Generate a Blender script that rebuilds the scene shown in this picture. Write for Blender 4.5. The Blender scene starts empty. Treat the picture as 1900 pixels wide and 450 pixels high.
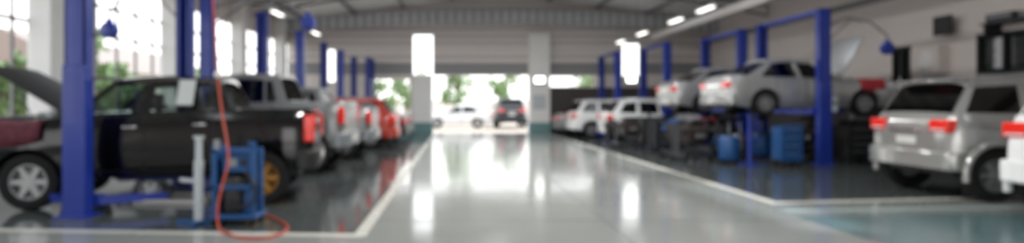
import bpy, math, random
from mathutils import Vector, Matrix
random.seed(4)
H=1.4; F=1100.0; CX=845.0; CY=195.0
DOF=True
def P(px,py,Y): return Vector(((px-CX)/F*Y, Y, H-(py-CY)/F*Y))
COL=bpy.context.scene.collection

# ------------------------------------------------------------ materials
def mat(name,color,rough=0.5,metal=0.0,emis=0.0,coat=0.0,var=0.12,scale=6.0,spec=0.5):
    m=bpy.data.materials.new(name); m.use_nodes=True
    nt=m.node_tree; b=nt.nodes['Principled BSDF']
    tc=nt.nodes.new('ShaderNodeTexCoord'); n=nt.nodes.new('ShaderNodeTexNoise')
    n.inputs['Scale'].default_value=scale; n.inputs['Detail'].default_value=3
    mx=nt.nodes.new('ShaderNodeMix'); mx.data_type='RGBA'
    c=list(color)+[1.0]
    mx.inputs[6].default_value=[v*(1-var) for v in color]+[1]
    mx.inputs[7].default_value=[min(1,v*(1+var)) for v in color]+[1]
    nt.links.new(tc.outputs['Object'],n.inputs['Vector'])
    nt.links.new(n.outputs['Fac'],mx.inputs[0])
    nt.links.new(mx.outputs[2],b.inputs['Base Color'])
    b.inputs['Roughness'].default_value=rough; b.inputs['Metallic'].default_value=metal
    b.inputs['Specular IOR Level'].default_value=spec
    b.inputs['Coat Weight'].default_value=coat; b.inputs['Coat Roughness'].default_value=0.06
    if emis>0:
        b.inputs['Emission Color'].default_value=c; b.inputs['Emission Strength'].default_value=emis
    return m
def glassmat(name,tint,gl=0.18):
    m=bpy.data.materials.new(name); m.use_nodes=True; nt=m.node_tree
    nt.nodes.clear(); o=nt.nodes.new('ShaderNodeOutputMaterial')
    t=nt.nodes.new('ShaderNodeBsdfTransparent'); t.inputs[0].default_value=list(tint)+[1]
    g=nt.nodes.new('ShaderNodeBsdfGlossy'); g.inputs['Roughness'].default_value=0.03
    mx=nt.nodes.new('ShaderNodeMixShader'); lw=nt.nodes.new('ShaderNodeLayerWeight'); lw.inputs[0].default_value=0.35
    ma=nt.nodes.new('ShaderNodeMath'); ma.operation='MULTIPLY_ADD'; ma.inputs[1].default_value=0.3; ma.inputs[2].default_value=gl
    nt.links.new(lw.outputs['Fresnel'],ma.inputs[0]); nt.links.new(ma.outputs[0],mx.inputs[0])
    nt.links.new(t.outputs[0],mx.inputs[1]); nt.links.new(g.outputs[0],mx.inputs[2]); nt.links.new(mx.outputs[0],o.inputs[0])
    return m
def stripemat(name,c1,c2,scale,rough=0.6,axis='Z'):
    m=mat(name,c1,rough); nt=m.node_tree; b=nt.nodes['Principled BSDF']
    tc=nt.nodes.new('ShaderNodeTexCoord'); w=nt.nodes.new('ShaderNodeTexWave'); w.bands_direction=axis
    w.inputs['Scale'].default_value=scale; w.inputs['Distortion'].default_value=0.15
    mx=nt.nodes.new('ShaderNodeMix'); mx.data_type='RGBA'
    mx.inputs[6].default_value=list(c1)+[1]; mx.inputs[7].default_value=list(c2)+[1]
    nt.links.new(tc.outputs['Object'],w.inputs['Vector']); nt.links.new(w.outputs['Fac'],mx.inputs[0])
    nt.links.new(mx.outputs[2],b.inputs['Base Color'])
    bp=nt.nodes.new('ShaderNodeBump'); bp.inputs['Strength'].default_value=0.3; bp.inputs['Distance'].default_value=0.02
    nt.links.new(w.outputs['Fac'],bp.inputs['Height']); nt.links.new(bp.outputs[0],b.inputs['Normal'])
    return m
M={}
M['blue']=mat('lift_blue',(0.009,0.032,0.28),0.35,coat=0.25,var=0.15)
M['blue2']=mat('cart_blue',(0.010,0.07,0.22),0.4)
M['black']=mat('paint_black',(0.002,0.002,0.003),0.13,coat=0.7,var=0.05,spec=.3)
M['blackhood']=mat('hood_black',(0.004,0.004,0.005),0.55,var=0.05,spec=.3)
M['silver']=mat('paint_silver',(0.46,0.465,0.47),0.3,metal=0.55,coat=0.4,var=0.03)
M['silverd']=mat('paint_silver_grey',(0.22,0.225,0.23),0.3,metal=0.5,coat=0.4,var=0.03)
M['champagne']=mat('paint_warm_silver',(0.38,0.38,0.37),0.2,metal=0.5,coat=0.7,var=0.03)
M['white']=mat('paint_white',(0.78,0.79,0.80),0.28,coat=0.5,var=0.02)
M['redp']=mat('paint_red',(0.42,0.035,0.018),0.28,coat=0.4,var=0.05)
M['darkp']=mat('paint_dark_grey',(0.018,0.02,0.025),0.28,coat=0.3,var=0.05)
M['rubber']=mat('tyre_rubber',(0.010,0.010,0.011),0.75,spec=.3)
M['rim']=mat('alloy',(0.5,0.5,0.51),0.3,metal=0.8,var=0.05)
M['yrim']=mat('yellow_steel',(0.30,0.14,0.02),0.5,var=0.7)
M['dark']=mat('dark_plastic',(0.012,0.012,0.014),0.5)
M['seat']=mat('seat_fabric',(0.04,0.035,0.04),0.9)
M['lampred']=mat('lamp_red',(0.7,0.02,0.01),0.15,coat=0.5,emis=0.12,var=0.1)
M['lampclear']=mat('lamp_clear',(0.75,0.77,0.8),0.1,metal=0.3,coat=0.5)
M['plate']=mat('plate_white',(0.6,0.6,0.58),0.4)
M['chrome']=mat('chrome',(0.8,0.8,0.82),0.12,metal=1.0,var=0.03)
M['steel']=mat('steel_grey',(0.26,0.28,0.30),0.4,metal=0.5)
M['steeld']=mat('dark_steel',(0.06,0.065,0.07),0.45,metal=0.4)
M['rust']=mat('cast_metal',(0.06,0.045,0.04),0.5,metal=0.4,var=.6,scale=12)
M['ltgrey']=mat('grey_paint',(0.46,0.50,0.52),0.4)
M['girt']=mat('girt_grey',(0.70,0.66,0.64),0.6)
M['dsteel']=mat('truss_steel',(0.17,0.17,0.175),0.5,metal=0.1)
M['glass']=glassmat('car_glass',(0.60,0.67,0.65),0.06)
M['tint']=glassmat('tinted_glass',(0.025,0.03,0.035),0.045)
M['wall']=mat('wall_plaster',(0.68,0.62,0.59),0.8,var=0.06,scale=1.5)
M['wallw']=mat('column_white',(0.74,0.74,0.73),0.6,var=0.04,scale=2)
M['teal']=mat('teal_wainscot',(0.13,0.24,0.25),0.5)
M['siding']=stripemat('metal_siding',(0.48,0.44,0.425),(0.72,0.68,0.66),0.9)
M['sidingd']=stripemat('dark_siding',(0.21,0.21,0.22),(0.30,0.30,0.31),1.2)
M['arch']=stripemat('arch_sheet',(0.32,0.33,0.35),(0.56,0.57,0.59),0.7,axis='X')
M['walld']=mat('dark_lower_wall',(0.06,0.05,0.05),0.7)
M['roof']=stripemat('roof_sheet',(0.66,0.66,0.66),(0.92,0.92,0.91),0.45,axis='Y')
M['tube']=mat('tube_light',(1,0.98,0.94),0.5,emis=2.5,var=0)
M['flood']=mat('flood_lens',(1,0.98,0.94),0.5,emis=8,var=0)
M['hose']=mat('red_hose',(0.50,0.07,0.035),0.4)
M['redcloth']=mat('red_cloth',(0.42,0.03,0.04),0.8,var=0.5,scale=9)
M['maroon']=mat('maroon_cloth',(0.11,0.022,0.035),0.8,var=0.8,scale=14)
M['ground']=mat('outside_concrete',(0.42,0.36,0.30),0.8,var=0.15,scale=0.5)
M['trunk']=mat('bark',(0.09,0.06,0.04),0.9,var=0.4)
M['leaf']=mat('leaves',(0.17,0.27,0.10),0.5,var=0.6,scale=1.5)
M['rooftile']=stripemat('roof_tile',(0.17,0.13,0.11),(0.25,0.20,0.18),3)
M['paper']=mat('paper',(0.5,0.53,0.53),0.8,var=0.05)
M['winglass']=glassmat('window_dark_glass',(0.04,0.05,0.05),0.06)

# ------------------------------------------------------------ mesh builder
class MB:
    def __init__(s): s.v=[];s.f=[];s.mi=[];s.mats=[]
    def _m(s,m):
        if m not in s.mats: s.mats.append(m)
        return s.mats.index(m)
    def add(s,vs,fs,m):
        o=len(s.v); s.v+= [tuple(v) for v in vs]; k=s._m(m)
        for f in fs: s.f.append([o+i for i in f]); s.mi.append(k)
        return s
    def hexa(s,v,m): return s.add(v,[(3,2,1,0),(4,5,6,7),(0,1,5,4),(1,2,6,5),(2,3,7,6),(3,0,4,7)],m)
    def box(s,x0,x1,y0,y1,z0,z1,m):
        return s.hexa([(x0,y0,z0),(x1,y0,z0),(x1,y1,z0),(x0,y1,z0),(x0,y0,z1),(x1,y0,z1),(x1,y1,z1),(x0,y1,z1)],m)
    def cyl(s,p0,p1,r0,m,r1=None,n=16):
        p0=Vector(p0);p1=Vector(p1); r1=r0 if r1 is None else r1
        d=(p1-p0).normalized(); a=d.orthogonal().normalized(); b=d.cross(a)
        vs=[]
        for p,r in((p0,r0),(p1,r1)):
            for i in range(n):
                t=2*math.pi*i/n; vs.append(p+a*math.cos(t)*r+b*math.sin(t)*r)
        fs=[(i,(i+1)%n,n+(i+1)%n,n+i) for i in range(n)]+[tuple(range(n))[::-1],tuple(range(n,2*n))]
        return s.add(vs,fs,m)
    def tube(s,pts,r,m,n=8):
        pts=[Vector(p) for p in pts]; vs=[];fs=[]
        ref=None
        for i,p in enumerate(pts):
            d=(pts[min(i+1,len(pts)-1)]-pts[max(i-1,0)]).normalized()
            if ref is None: a=d.orthogonal().normalized()
            else:
                a=(ref-d*ref.dot(d)).normalized()
            ref=a; b=d.cross(a)
            for k in range(n):
                t=2*math.pi*k/n; vs.append(p+a*math.cos(t)*r+b*math.sin(t)*r)
        for i in range(len(pts)-1):
            for k in range(n): fs.append((i*n+k,i*n+(k+1)%n,(i+1)*n+(k+1)%n,(i+1)*n+k))
        fs+=[tuple(range(n))[::-1],tuple(range((len(pts)-1)*n,len(pts)*n))]
        return s.add(vs,fs,m)
    def lathe(s,prof,c,axis,m,n=28):
        c=Vector(c); d=Vector(axis).normalized(); a=d.orthogonal().normalized(); b=d.cross(a)
        vs=[];fs=[];k=len(prof)
        for i in range(n):
            t=2*math.pi*i/n; e=a*math.cos(t)+b*math.sin(t)
            for r,h in prof: vs.append(c+e*r+d*h)
        for i in range(n):
            j=(i+1)%n
            for q in range(k-1): fs.append((i*k+q,j*k+q,j*k+q+1,i*k+q+1))
        return s.add(vs,fs,m)
    def ball(s,c,rx,ry,rz,m,nu=14,nv=9):
        vs=[];fs=[]
        for j in range(nv+1):
            ph=math.pi*j/nv
            for i in range(nu):
                t=2*math.pi*i/nu; vs.append((c[0]+rx*math.sin(ph)*math.cos(t),c[1]+ry*math.sin(ph)*math.sin(t),c[2]+rz*math.cos(ph)))
        for j in range(nv):
            for i in range(nu): fs.append((j*nu+i,j*nu+(i+1)%nu,(j+1)*nu+(i+1)%nu,(j+1)*nu+i))
        return s.add(vs,fs,m)
    def planbar(s,x0,x1,w,z0,z1,c,m,front=False):
        if not front: pl=[(x1,-w),(x0+c,-w),(x0+c*.3,-w+c*.4),(x0,-w+c),(x0,w-c),(x0+c*.3,w-c*.4),(x0+c,w),(x1,w)]
        else: pl=[(x0,-w),(x1-c,-w),(x1-c*.3,-w+c*.4),(x1,-w+c),(x1,w-c),(x1-c*.3,w-c*.4),(x1-c,w),(x0,w)]
        n=len(pl); vs=[(x,y,z0) for x,y in pl]+[(x,y,z1) for x,y in pl]
        return s.add(vs,[(i,(i+1)%n,n+(i+1)%n,n+i) for i in range(n)]+[tuple(range(n))[::-1],tuple(range(n,2*n))],m)
    def obj(s,name,parent=None,loc=(0,0,0),rot=(0,0,0),bevel=0,smooth=35,label=None):
        me=bpy.data.meshes.new(name); me.from_pydata(s.v,[],s.f); me.validate()
        for m in s.mats: me.materials.append(m)
        if len(me.polygons)==len(s.mi): me.polygons.foreach_set('material_index',s.mi)
        import bmesh
        bm=bmesh.new(); bm.from_mesh(me); bmesh.ops.recalc_face_normals(bm,faces=bm.faces); bm.to_mesh(me); bm.free()
        if smooth:
            me.polygons.foreach_set('use_smooth',[True]*len(me.polygons)); me.set_sharp_from_angle(angle=math.radians(smooth))
        o=bpy.data.objects.new(name,me); COL.objects.link(o)
        o.location=loc; o.rotation_euler=rot
        if parent: o.parent=parent
        if bevel:
            b=o.modifiers.new('bevel','BEVEL'); b.width=bevel; b.segments=2; b.limit_method='ANGLE'
        if label: o['label']=label
        return o
def root(name,loc,rot=0,label='',cat='',group=None):
    e=bpy.data.objects.new(name,None); COL.objects.link(e); e.location=loc; e.rotation_euler=(0,0,rot); e.empty_display_size=.2
    e['label']=label; e['category']=cat
    if group: e['group']=group
    return e
def tag(o,label,cat,group=None):
    o['label']=label; o['category']=cat
    if group:o['group']=group
    return o
def struct(o): o['kind']='structure'; return o
def copy_tree(o,parent=None,loc=None):
    c=o.copy(); COL.objects.link(c)
    if parent: c.parent=parent; c.matrix_parent_inverse=o.matrix_parent_inverse.copy()
    if loc is not None: c.location=loc
    for ch in list(o.children): copy_tree(ch,c)
    return c
def interp(pts,x):
    if x<=pts[0][0]: return pts[0][1]
    for (a,b),(c,d) in zip(pts,pts[1:]):
        if x<=c: 
            t=(x-a)/(c-a) if c>a else 0
            return b+(d-b)*t
    return pts[-1][1]

# ------------------------------------------------------------ vehicles
def wheel(parent,x,y,z,R,side,rimmat,rimlabel=None,wd=0.22):
    h=wd/2; s=side
    b=MB().lathe([(R*.62,-h*.8),(R*.8,-h),(R*.95,-h*.85),(R,-h*.5),(R,h*.5),(R*.95,h*.85),(R*.8,h),(R*.62,h*.8),(R*.60,0),(R*.62,-h*.8)],(0,0,0),(0,1,0),M['rubber'],32)
    t=b.obj('wheel',parent,(x,y,z))
    r=MB(); r.lathe([(R*.63,-h*.7),(R*.63,h*.75),(R*.58,h*.75),(R*.56,h*.3),(R*.5,-h*.5),(0,-h*.5)],(0,0,0),(0,s,0),rimmat,28)
    for k in range(6):
        a=2*math.pi*k/6; ca,sa=math.cos(a),math.sin(a)
        px,pz=-sa,ca
        v=[]
        for yy in(h*.25,h*.6):
            for rr,ww in((R*.1,R*.11),(R*.6,R*.07)):
                v.append((ca*rr+px*ww,s*yy,sa*rr+pz*ww)); v.append((ca*rr-px*ww,s*yy,sa*rr-pz*ww))
        q=[v[0],v[1],v[3],v[2],v[4],v[5],v[7],v[6]]
        r.hexa(q,rimmat)
    r.cyl((0,s*h*.2,0),(0,s*h*.7,0),R*.16,rimmat,n=14)
    o=r.obj('rim',t)
    if rimlabel:o['label']=rimlabel
    return t

def make_car(kind,paint,loc,rotz,label,cat='car',name='car',group=None,hood_open=False,rear_rim=None,tint='glass',hood_paint=None):
    S=SPECS[kind]; L,W,z0,R,xr,xf=S['L'],S['W'],S['z0'],S['R'],S['xr'],S['xf']
    top=S['top']; bed=S.get('bed'); Ra=R*1.17; g=S['gh']; rd=S.get('round',.11)
    e=root(name,loc,rotz,label,cat,group)
    pm=M[paint]
    zt=lambda x:interp(top,x)
    def es(x):
        d=min(x,L-x); return 1-rd*max(0,1-d/.4)**2
    prof=[(0,.94),(.25,.99),(.5,1.0),(.75,.985),(.9,.955),(1,.91)]
    def sy(x,z): return W*es(x)*interp(prof,(z-z0)/(zt(x)-z0))
    def zb(x):
        z=z0+ .10*max(0,1-min(x,L-x)/.5)
        for a in(xr,xf):
            if abs(x-a)<=Ra: z=max(z,R+math.sqrt(max(0,Ra*Ra-(x-a)**2)))
        return min(z,zt(x)-.1)
    xs=set(round(L*i/30,4) for i in range(31))|set(p[0] for p in top if 0<=p[0]<=L)
    for a in(xr,xf):
        for k in range(13): xs.add(round(a+Ra*math.cos(math.pi*k/12),4))
        xs|={round(a-Ra-.002,4),round(a+Ra+.002,4)}
    xs|={.05,.12,L-.05,L-.12}
    if bed: xs|={bed[0],bed[0]+.002,bed[1]-.002,bed[1]}
    xs=sorted(x for x in xs if 0<=x<=L)
    ts=[0,.12,.25,.4,.55,.7,.85,.95,1]
    rings=[]
    for x in xs:
        b_=zb(x);t_=zt(x); w=W*es(x); pts=[(0,b_)]
        for i,t in enumerate(ts):
            z=max(b_+.004*i,z0+t*(t_-z0)); z=min(z,t_)
            pts.append((sy(x,z),z))
        if bed and bed[0]<x<bed[1]: pts+=[(w*.86,t_),(w*.86,bed[2]),(0,bed[2])]
        else: pts+=[(w*.8,t_+.015),(w*.4,t_+.028),(0,t_+.03)]
        rings.append([(x,y,z) for y,z in pts]+[(x,-y,z) for y,z in pts[-2:0:-1]])
    n=len(rings[0]); vs=[p for r in rings for p in r]; fs=[]
    for i in range(len(rings)-1):
        for k in range(n): fs.append((i*n+k,i*n+(k+1)%n,(i+1)*n+(k+1)%n,(i+1)*n+k))
    fs+=[tuple(range(n)),tuple(range((len(rings)-1)*n,len(rings)*n))[::-1]]
    body=MB().add(vs,fs,pm)
    wt=g['wt']; zr=g['zr']
    def pb(x,s,inn=0): return Vector((x,s*(W*.90*es(x)-inn),zt(x)-.03))
    def pt(x,s,inn=0): return Vector((x,s*(wt-inn),zr+.0))
    for (xb,xt,wb_,wt_) in g['pill']:
        for s in(1,-1):
            q=[pb(xb-wb_/2,s),pb(xb+wb_/2,s),pb(xb+wb_/2,s,.06),pb(xb-wb_/2,s,.06),
               pt(xt-wt_/2,s),pt(xt+wt_/2,s),pt(xt+wt_/2,s,.06),pt(xt-wt_/2,s,.06)]
            body.hexa(q,pm)
    bo=body.obj('body',e,smooth=38)
    x0,x1=g['rt'],g['ft']; NX,NY=10,10; vs=[];fs=[]
    for lay in(0,1):
        for i in range(NX+1):
            for j in range(NY+1):
                u=i/NX;v=j/NY*2-1; x=x0-.05+(x1-x0+.1)*u
                z=zr+.055*(1-v*v*v*v)+.045*math.sin(math.pi*u)-.03*(abs(v)**8)-(.05 if lay else 0)
                vs.append((x,v*(wt+.012),z))
    o_=(NX+1)*(NY+1)
    for i in range(NX):
        for j in range(NY):
            a=i*(NY+1)+j; fs.append((a,a+1,a+NY+2,a+NY+1)); fs.append((o_+a,o_+a+NY+1,o_+a+NY+2,o_+a+1))
    for i in range(NX):
        for j in(0,NY):
            a=i*(NY+1)+j; fs.append((a,a+NY+1,o_+a+NY+1,o_+a))
    for j in range(NY):
        for i in(0,NX):
            a=i*(NY+1)+j; fs.append((a,a+1,o_+a+1,o_+a))
    MB().add(vs,fs,pm).obj('roof',e,smooth=50)
    gm=M[tint]
    P_=g['pill']
    for (a,b) in zip(P_,P_[1:]):
        for s in(1,-1):
            q=[pb(a[0]+a[2]/2-.01,s,.02),pb(b[0]-b[2]/2+.01,s,.02),pt(b[1]-b[3]/2+.01,s,.02),pt(a[1]+a[3]/2-.01,s,.02)]
            MB().add(q,[(0,1,2,3)],gm).obj('side_window',e,smooth=0)
    def lat(xb,xt,nm):
        q=[(xb,-W*.87*es(xb),zt(xb)-.01),(xb,W*.87*es(xb),zt(xb)-.01),(xt,wt*.95,zr+.02),(xt,-wt*.95,zr+.02)]
        MB().add(q,[(0,1,2,3)],gm).obj(nm,e,smooth=0)
    lat(g['fb'],g['ft'],'windshield'); lat(g['rb'],g['rt'],'rear_window')
    for sx in g['seats']:
        for s in(1,-1):
            zz=zt(sx)
            MB().box(-.07,.07,-.22,.22,-.15,.12,M['seat']).box(-.05,.05,-.12,.12,.12,.28,M['seat']).obj('seat',e,(sx,s*.38,zz),bevel=.03)
    MB().box(.2,L-.2,-(W-.3),W-.3,z0-.03,R+.22,M['dark']).obj('underbody',e)
    for x in(xr,xf):
        for s in(1,-1):
            wheel(e,x,s*(W-.125),R,R,s,M[rear_rim] if (rear_rim and x==xr) else M['rim'],'yellow painted rim' if (rear_rim and x==xr) else None)
    for (a,b) in S['doors']:
        for s in(1,-1):
            d=MB()
            for off,mm,gr in((.003,M['dark'],.012),(.009,pm,0)):
                vs=[];fs=[];nx,nz=8,7
                for i in range(nx+1):
                    for j in range(nz+1):
                        x=a-gr+(b-a+2*gr)*i/nx; z=z0+.1-gr+(zt(x)-.05-z0-.1+2*gr)*j/nz
                        cut=0
                        for ax in(xr,xf):
                            if abs(x-ax)<Ra+.04: cut=max(cut,R+math.sqrt((Ra+.04)**2-(x-ax)**2))
                        z=max(z,cut+.001*j)
                        vs.append((x,s*(sy(x,min(z,zt(x)))+off),z))
                for i in range(nx):
                    for j in range(nz):
                        q=i*(nz+1)+j; fs.append((q,q+1,q+nz+2,q+nz+1))
                d.add(vs,fs,mm)
            do=d.obj('door',e)
            hx=a+.16; hz=zt(hx)-.2
            MB().box(hx-.09,hx+.09,-.02,.02,-.018,.018,M['chrome'] if paint=='black' else pm).obj('door_handle',do,(0,s*(sy(hx,hz)+.03),hz),bevel=.012)
    mx=g['fb']-.18
    for s in(1,-1):
        MB().ball((0,s*.1,0),.07,.13,.09,pm).box(-.02,.02,-.05 if s>0 else 0,.0 if s>0 else .05,-.04,.0,M['dark']).obj('side_mirror',e,(mx,s*(W*.94),zt(mx)+.1))
    bp=M['dark'] if S['style']=='pickup' else pm
    if S['style']=='pickup': bp=M['steel'] if paint!='black' else M['dark']
    MB().planbar(-.07,.22,W*.98,z0+.06,z0+.34,.16,bp).obj('rear_bumper',e,bevel=.03)
    MB().planbar(L-.3,L+.07,W*.98,z0+.03,z0+.38,.2,pm,True).obj('front_bumper',e,bevel=.03)
    MB().box(L-.02,L+.03,-W*.5,W*.5,z0+.42,z0+.6,M['dark']).obj('grille',e,bevel=.01)
    for s in(1,-1):
        MB().box(L-.22,L+.015,s*W*.55 if s>0 else -W*.93,W*.93 if s>0 else -W*.55,z0+.42,z0+.6,M['lampclear']).obj('headlamp',e,bevel=.03)
    for s in(1,-1):
        ly0,ly1,lz0,lz1,lx=S['lamp']
        a,b=(ly0,ly1) if s>0 else(-ly1,-ly0)
        lm=MB().box(-.03,lx,a,b,lz0,lz1,M['lampred'])
        if S['style']!='sedan':
            lm.box(-.036,lx*.6,a+.03,b-.03,lz0+(lz1-lz0)*.1,lz0+(lz1-lz0)*.32,M['lampclear'])
        lm.obj('tail_lamp',e,bevel=.03)
    zz=zt(.03)
    if S['style']=='pickup':
        tg=MB().box(-.014,.0,-W*.76,W*.76,z0+.4,zz-.02,pm).obj('tailgate',e,bevel=.01)
        MB().box(-.035,-.014,-.11,.11,zz-.2,zz-.13,M['chrome']).obj('tailgate_handle',tg,bevel=.008)
        MB().box(-.02,-.012,-.34,.34,z0+.2,z0+.3,M['plate']).obj('license_plate',e,(-.07,0,-.02))
    else:
        tg=MB().box(-.014,.0,-W*.6,W*.6,z0+.36,zz-.04,pm).obj('tailgate',e,bevel=.01)
        MB().box(-.03,-.014,-.35,.35,zz-.16,zz-.12,M['chrome']).obj('tailgate_trim',tg,bevel=.006)
        MB().box(-.028,-.016,-.2,.2,z0+.42,z0+.54,M['plate']).obj('license_plate',e)
    if S.get('flare'):
        for a in(xr,xf):
            for s in(1,-1):
                pts=[(a+(Ra+.02)*math.cos(t),s*(W*.99),R+(Ra+.02)*math.sin(t)) for t in [math.pi*k/16*1.12-.19 for k in range(17)]]
                MB().tube(pts,.05,pm).obj('fender_flare',e,smooth=60)
    if S['style']=='suv':
        MB().box(g['rt']-.22,g['rt']+.05,-wt*.9,wt*.9,zr+.015,zr+.05,pm).obj('roof_spoiler',e,bevel=.02)
        for s in(1,-1):
            MB().tube([(g['rt']+.15,s*wt*.82,zr+.06),(g['rt']+.25,s*wt*.82,zr+.11),(g['ft']-.3,s*wt*.82,zr+.11),(g['ft']-.15,s*wt*.82,zr+.06)],.018,M['steel']).obj('roof_rail',e)
    hb=g['fb']+.08; HL=L-hb-.12
    vs=[];fs=[];nx,ny=8,8
    for lay in(0,1):
        for i in range(nx+1):
            for j in range(ny+1):
                u=i/nx;v=j/ny*2-1; x=HL*u
                base=(zt(hb+x)-zt(hb)) if not hood_open else -.04*u*u
                y=v*W*(.8 if hood_open else .82)*es(hb+x)*(1-.10*u*u)
                vs.append((x,y,base+.03*(1-v*v)+.02-(.03 if lay else 0)))
    o_=(nx+1)*(ny+1)
    for i in range(nx):
        for j in range(ny):
            a=i*(ny+1)+j; fs.append((a,a+1,a+ny+2,a+ny+1)); fs.append((o_+a,o_+a+ny+1,o_+a+ny+2,o_+a+1))
    for i in range(nx):
        for j in(0,ny):
            a=i*(ny+1)+j; fs.append((a,a+ny+1,o_+a+ny+1,o_+a))
    for j in range(ny):
        for i in(0,nx):
            a=i*(ny+1)+j; fs.append((a,a+1,o_+a+1,o_+a))
    hz=zt(hb)
    MB().add(vs,fs,M[hood_paint] if hood_paint else pm).obj('hood',e,(hb,0,hz+(.02 if hood_open else .0)),(0,-math.radians(S.get('hoodang',48)) if hood_open else 0,0),label='raised hood panel' if hood_open else None)
    if hood_open:
        zz2=zt(hb+.4)
        en=MB().box(hb+.05,L-.25,-W*.7,W*.7,zz2-.12,zz2+.045,M['dark'])
        en.box(hb+.2,hb+.6,-.25,.25,zz2,zz2+.09,M['steel']).cyl((hb+.3,.4,zz2),(hb+.3,.4,zz2+.12),.1,M['ltgrey'])
        en.obj('engine',e,bevel=.01)
        ca,sa=math.cos(math.radians(S['hoodang'])),math.sin(math.radians(S['hoodang']))
        MB().tube([(hb+HL*.5*ca,W*.6,hz-.05),(hb+HL*.7*ca,W*.6,hz+HL*.7*sa)],.01,M['steel']).obj('hood_prop',e)
    return e

SPECS={
'nearpickup':dict(style='pickup',L=4.62,W=.93,z0=.42,R=.38,xr=.70,xf=3.68,
   top=[(0,1.33),(.05,1.34),(1.1,1.34),(1.3,1.34),(3.1,1.28),(3.3,1.24),(4.2,1.16),(4.5,1.08),(4.62,.92)],
   bed=(.07,1.05,.75),doors=[(1.35,2.22),(2.25,3.1)],lamp=(.78,.935,.88,1.26,.12),hoodang=34,
   gh=dict(rb=1.12,rt=1.34,ft=2.62,fb=3.2,zr=1.74,wt=.66,seats=[1.7,2.45],
     pill=[(1.2,1.38,.20,.16),(1.55,1.6,.05,.05),(2.26,2.2,.12,.10),(3.2,2.66,.10,.08)])),
'pickup':dict(style='pickup',L=4.92,W=.93,z0=.42,R=.38,xr=.70,xf=3.95,
   top=[(0,1.33),(.05,1.34),(1.1,1.34),(1.3,1.34),(3.3,1.28),(3.5,1.24),(4.5,1.16),(4.77,1.08),(4.92,.92)],
   bed=(.07,1.1,.75),doors=[(1.45,2.35),(2.38,3.3)],lamp=(.78,.935,.92,1.24,.10),hoodang=38,
   gh=dict(rb=1.2,rt=1.42,ft=2.7,fb=3.42,zr=1.80,wt=.68,seats=[1.75,2.55],
     pill=[(1.27,1.45,.20,.16),(1.62,1.66,.05,.05),(2.36,2.30,.12,.10),(3.42,2.74,.10,.08)])),
'suv':dict(style='suv',L=4.7,W=.92,z0=.38,R=.38,xr=.62,xf=3.4,flare=True,round=.19,
   top=[(0,1.10),(.06,1.20),(.12,1.27),(.3,1.29),(3.1,1.24),(3.3,1.2),(4.2,1.08),(4.6,.98),(4.7,.85)],
   doors=[(1.12,1.98),(2.01,2.95)],lamp=(.46,.80,1.0,1.19,.16),
   gh=dict(rb=.07,rt=.42,ft=2.45,fb=3.15,zr=1.74,wt=.68,seats=[1.5,2.3],
     pill=[(.17,.46,.12,.09),(1.15,1.17,.14,.12),(1.98,1.95,.10,.09),(3.12,2.47,.10,.08)])),
'sedan':dict(style='sedan',L=4.2,W=.87,z0=.22,R=.32,xr=.92,xf=3.36,
   top=[(0,.86),(.06,.96),(.2,1.02),(.6,1.0),(1.0,.97),(2.95,.92),(3.15,.9),(3.85,.8),(4.1,.7),(4.2,.6)],
   doors=[(1.2,1.9),(1.93,2.8)],lamp=(.48,.80,.70,.86,.16),hoodang=52,
   gh=dict(rb=.42,rt=1.15,ft=2.1,fb=2.95,zr=1.38,wt=.60,seats=[1.45,2.15],
     pill=[(.64,1.18,.34,.14),(1.9,1.8,.09,.08),(2.92,2.13,.09,.07)])),
'crossover':dict(style='suv',L=4.3,W=.88,z0=.30,R=.35,xr=.78,xf=3.4,round=.14,
   top=[(0,.98),(.06,1.08),(.14,1.12),(.3,1.12),(3.0,1.06),(3.2,1.02),(3.9,.94),(4.2,.84),(4.3,.7)],
   doors=[(1.15,1.9),(1.93,2.8)],lamp=(.52,.84,.86,1.05,.16),
   gh=dict(rb=.12,rt=.5,ft=2.25,fb=3.0,zr=1.55,wt=.64,seats=[1.4,2.2],
     pill=[(.26,.58,.24,.2),(1.1,1.12,.14,.1),(1.9,1.87,.09,.08),(2.97,2.27,.09,.07)])),
}
SPECS['liftsedan']=dict(SPECS['sedan']); SPECS['liftsedan'].update(hoodang=60,gh=dict(SPECS['sedan']['gh'],fb=2.78,ft=2.0,pill=[(.64,1.18,.34,.14),(1.82,1.72,.09,.08),(2.75,2.03,.09,.07)]))
th=math.radians(9)
make_car('nearpickup','black',(-2.175,9.32,0),math.pi+th,'glossy black double-cab pickup with raised hood on a blue lift','pickup truck','pickup_truck',hood_open=True,rear_rim='yrim',hood_paint='blackhood')
c2=make_car('pickup','silverd',(-2.3,13.05,0),math.pi,'silver double-cab pickup parked between blue lift posts','pickup truck','pickup_truck',tint='tint')
c2.scale=(1.0,1.04,1.10)
make_car('pickup','silverd',(-2.2,16.2,0),math.pi,'silver-grey pickup with large red tail lamps in row','pickup truck','pickup_truck',tint='tint')
make_car('crossover','redp',(-1.95,19.85,0),math.pi,'orange-red hatchback car with tail toward the aisle','car','car',tint='tint')
make_car('sedan','darkp',(-1.9,23.1,0),math.pi,'dark grey sedan parked along the lift row','car','car',tint='tint')
make_car('sedan','silverd',(-1.95,26.3,0),math.pi,'silver sedan near the end wall between posts','car','car',tint='tint')
make_car('suv','champagne',(7.2,9.45,0),0,'warm silver sport utility car with dark tinted rear glass','car','car',tint='tint')
make_car('suv','white',(6.95,6.72,0),0,'white sport utility car with red lamps beside silver utility car','car','car',tint='tint')
make_car('liftsedan','silver',(6.7,15.4,1.13),0,'silver sedan raised on blue lift with hood open','car','car',hood_open=True,tint='tint')
make_car('sedan','silver',(6.75,19.1,1.13),0,'silver sedan raised on blue two-post lift','car','car',tint='tint')
make_car('crossover','white',(5.65,22.65,0),0,'white crossover car parked on the workshop floor','car','car',tint='tint')
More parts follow.
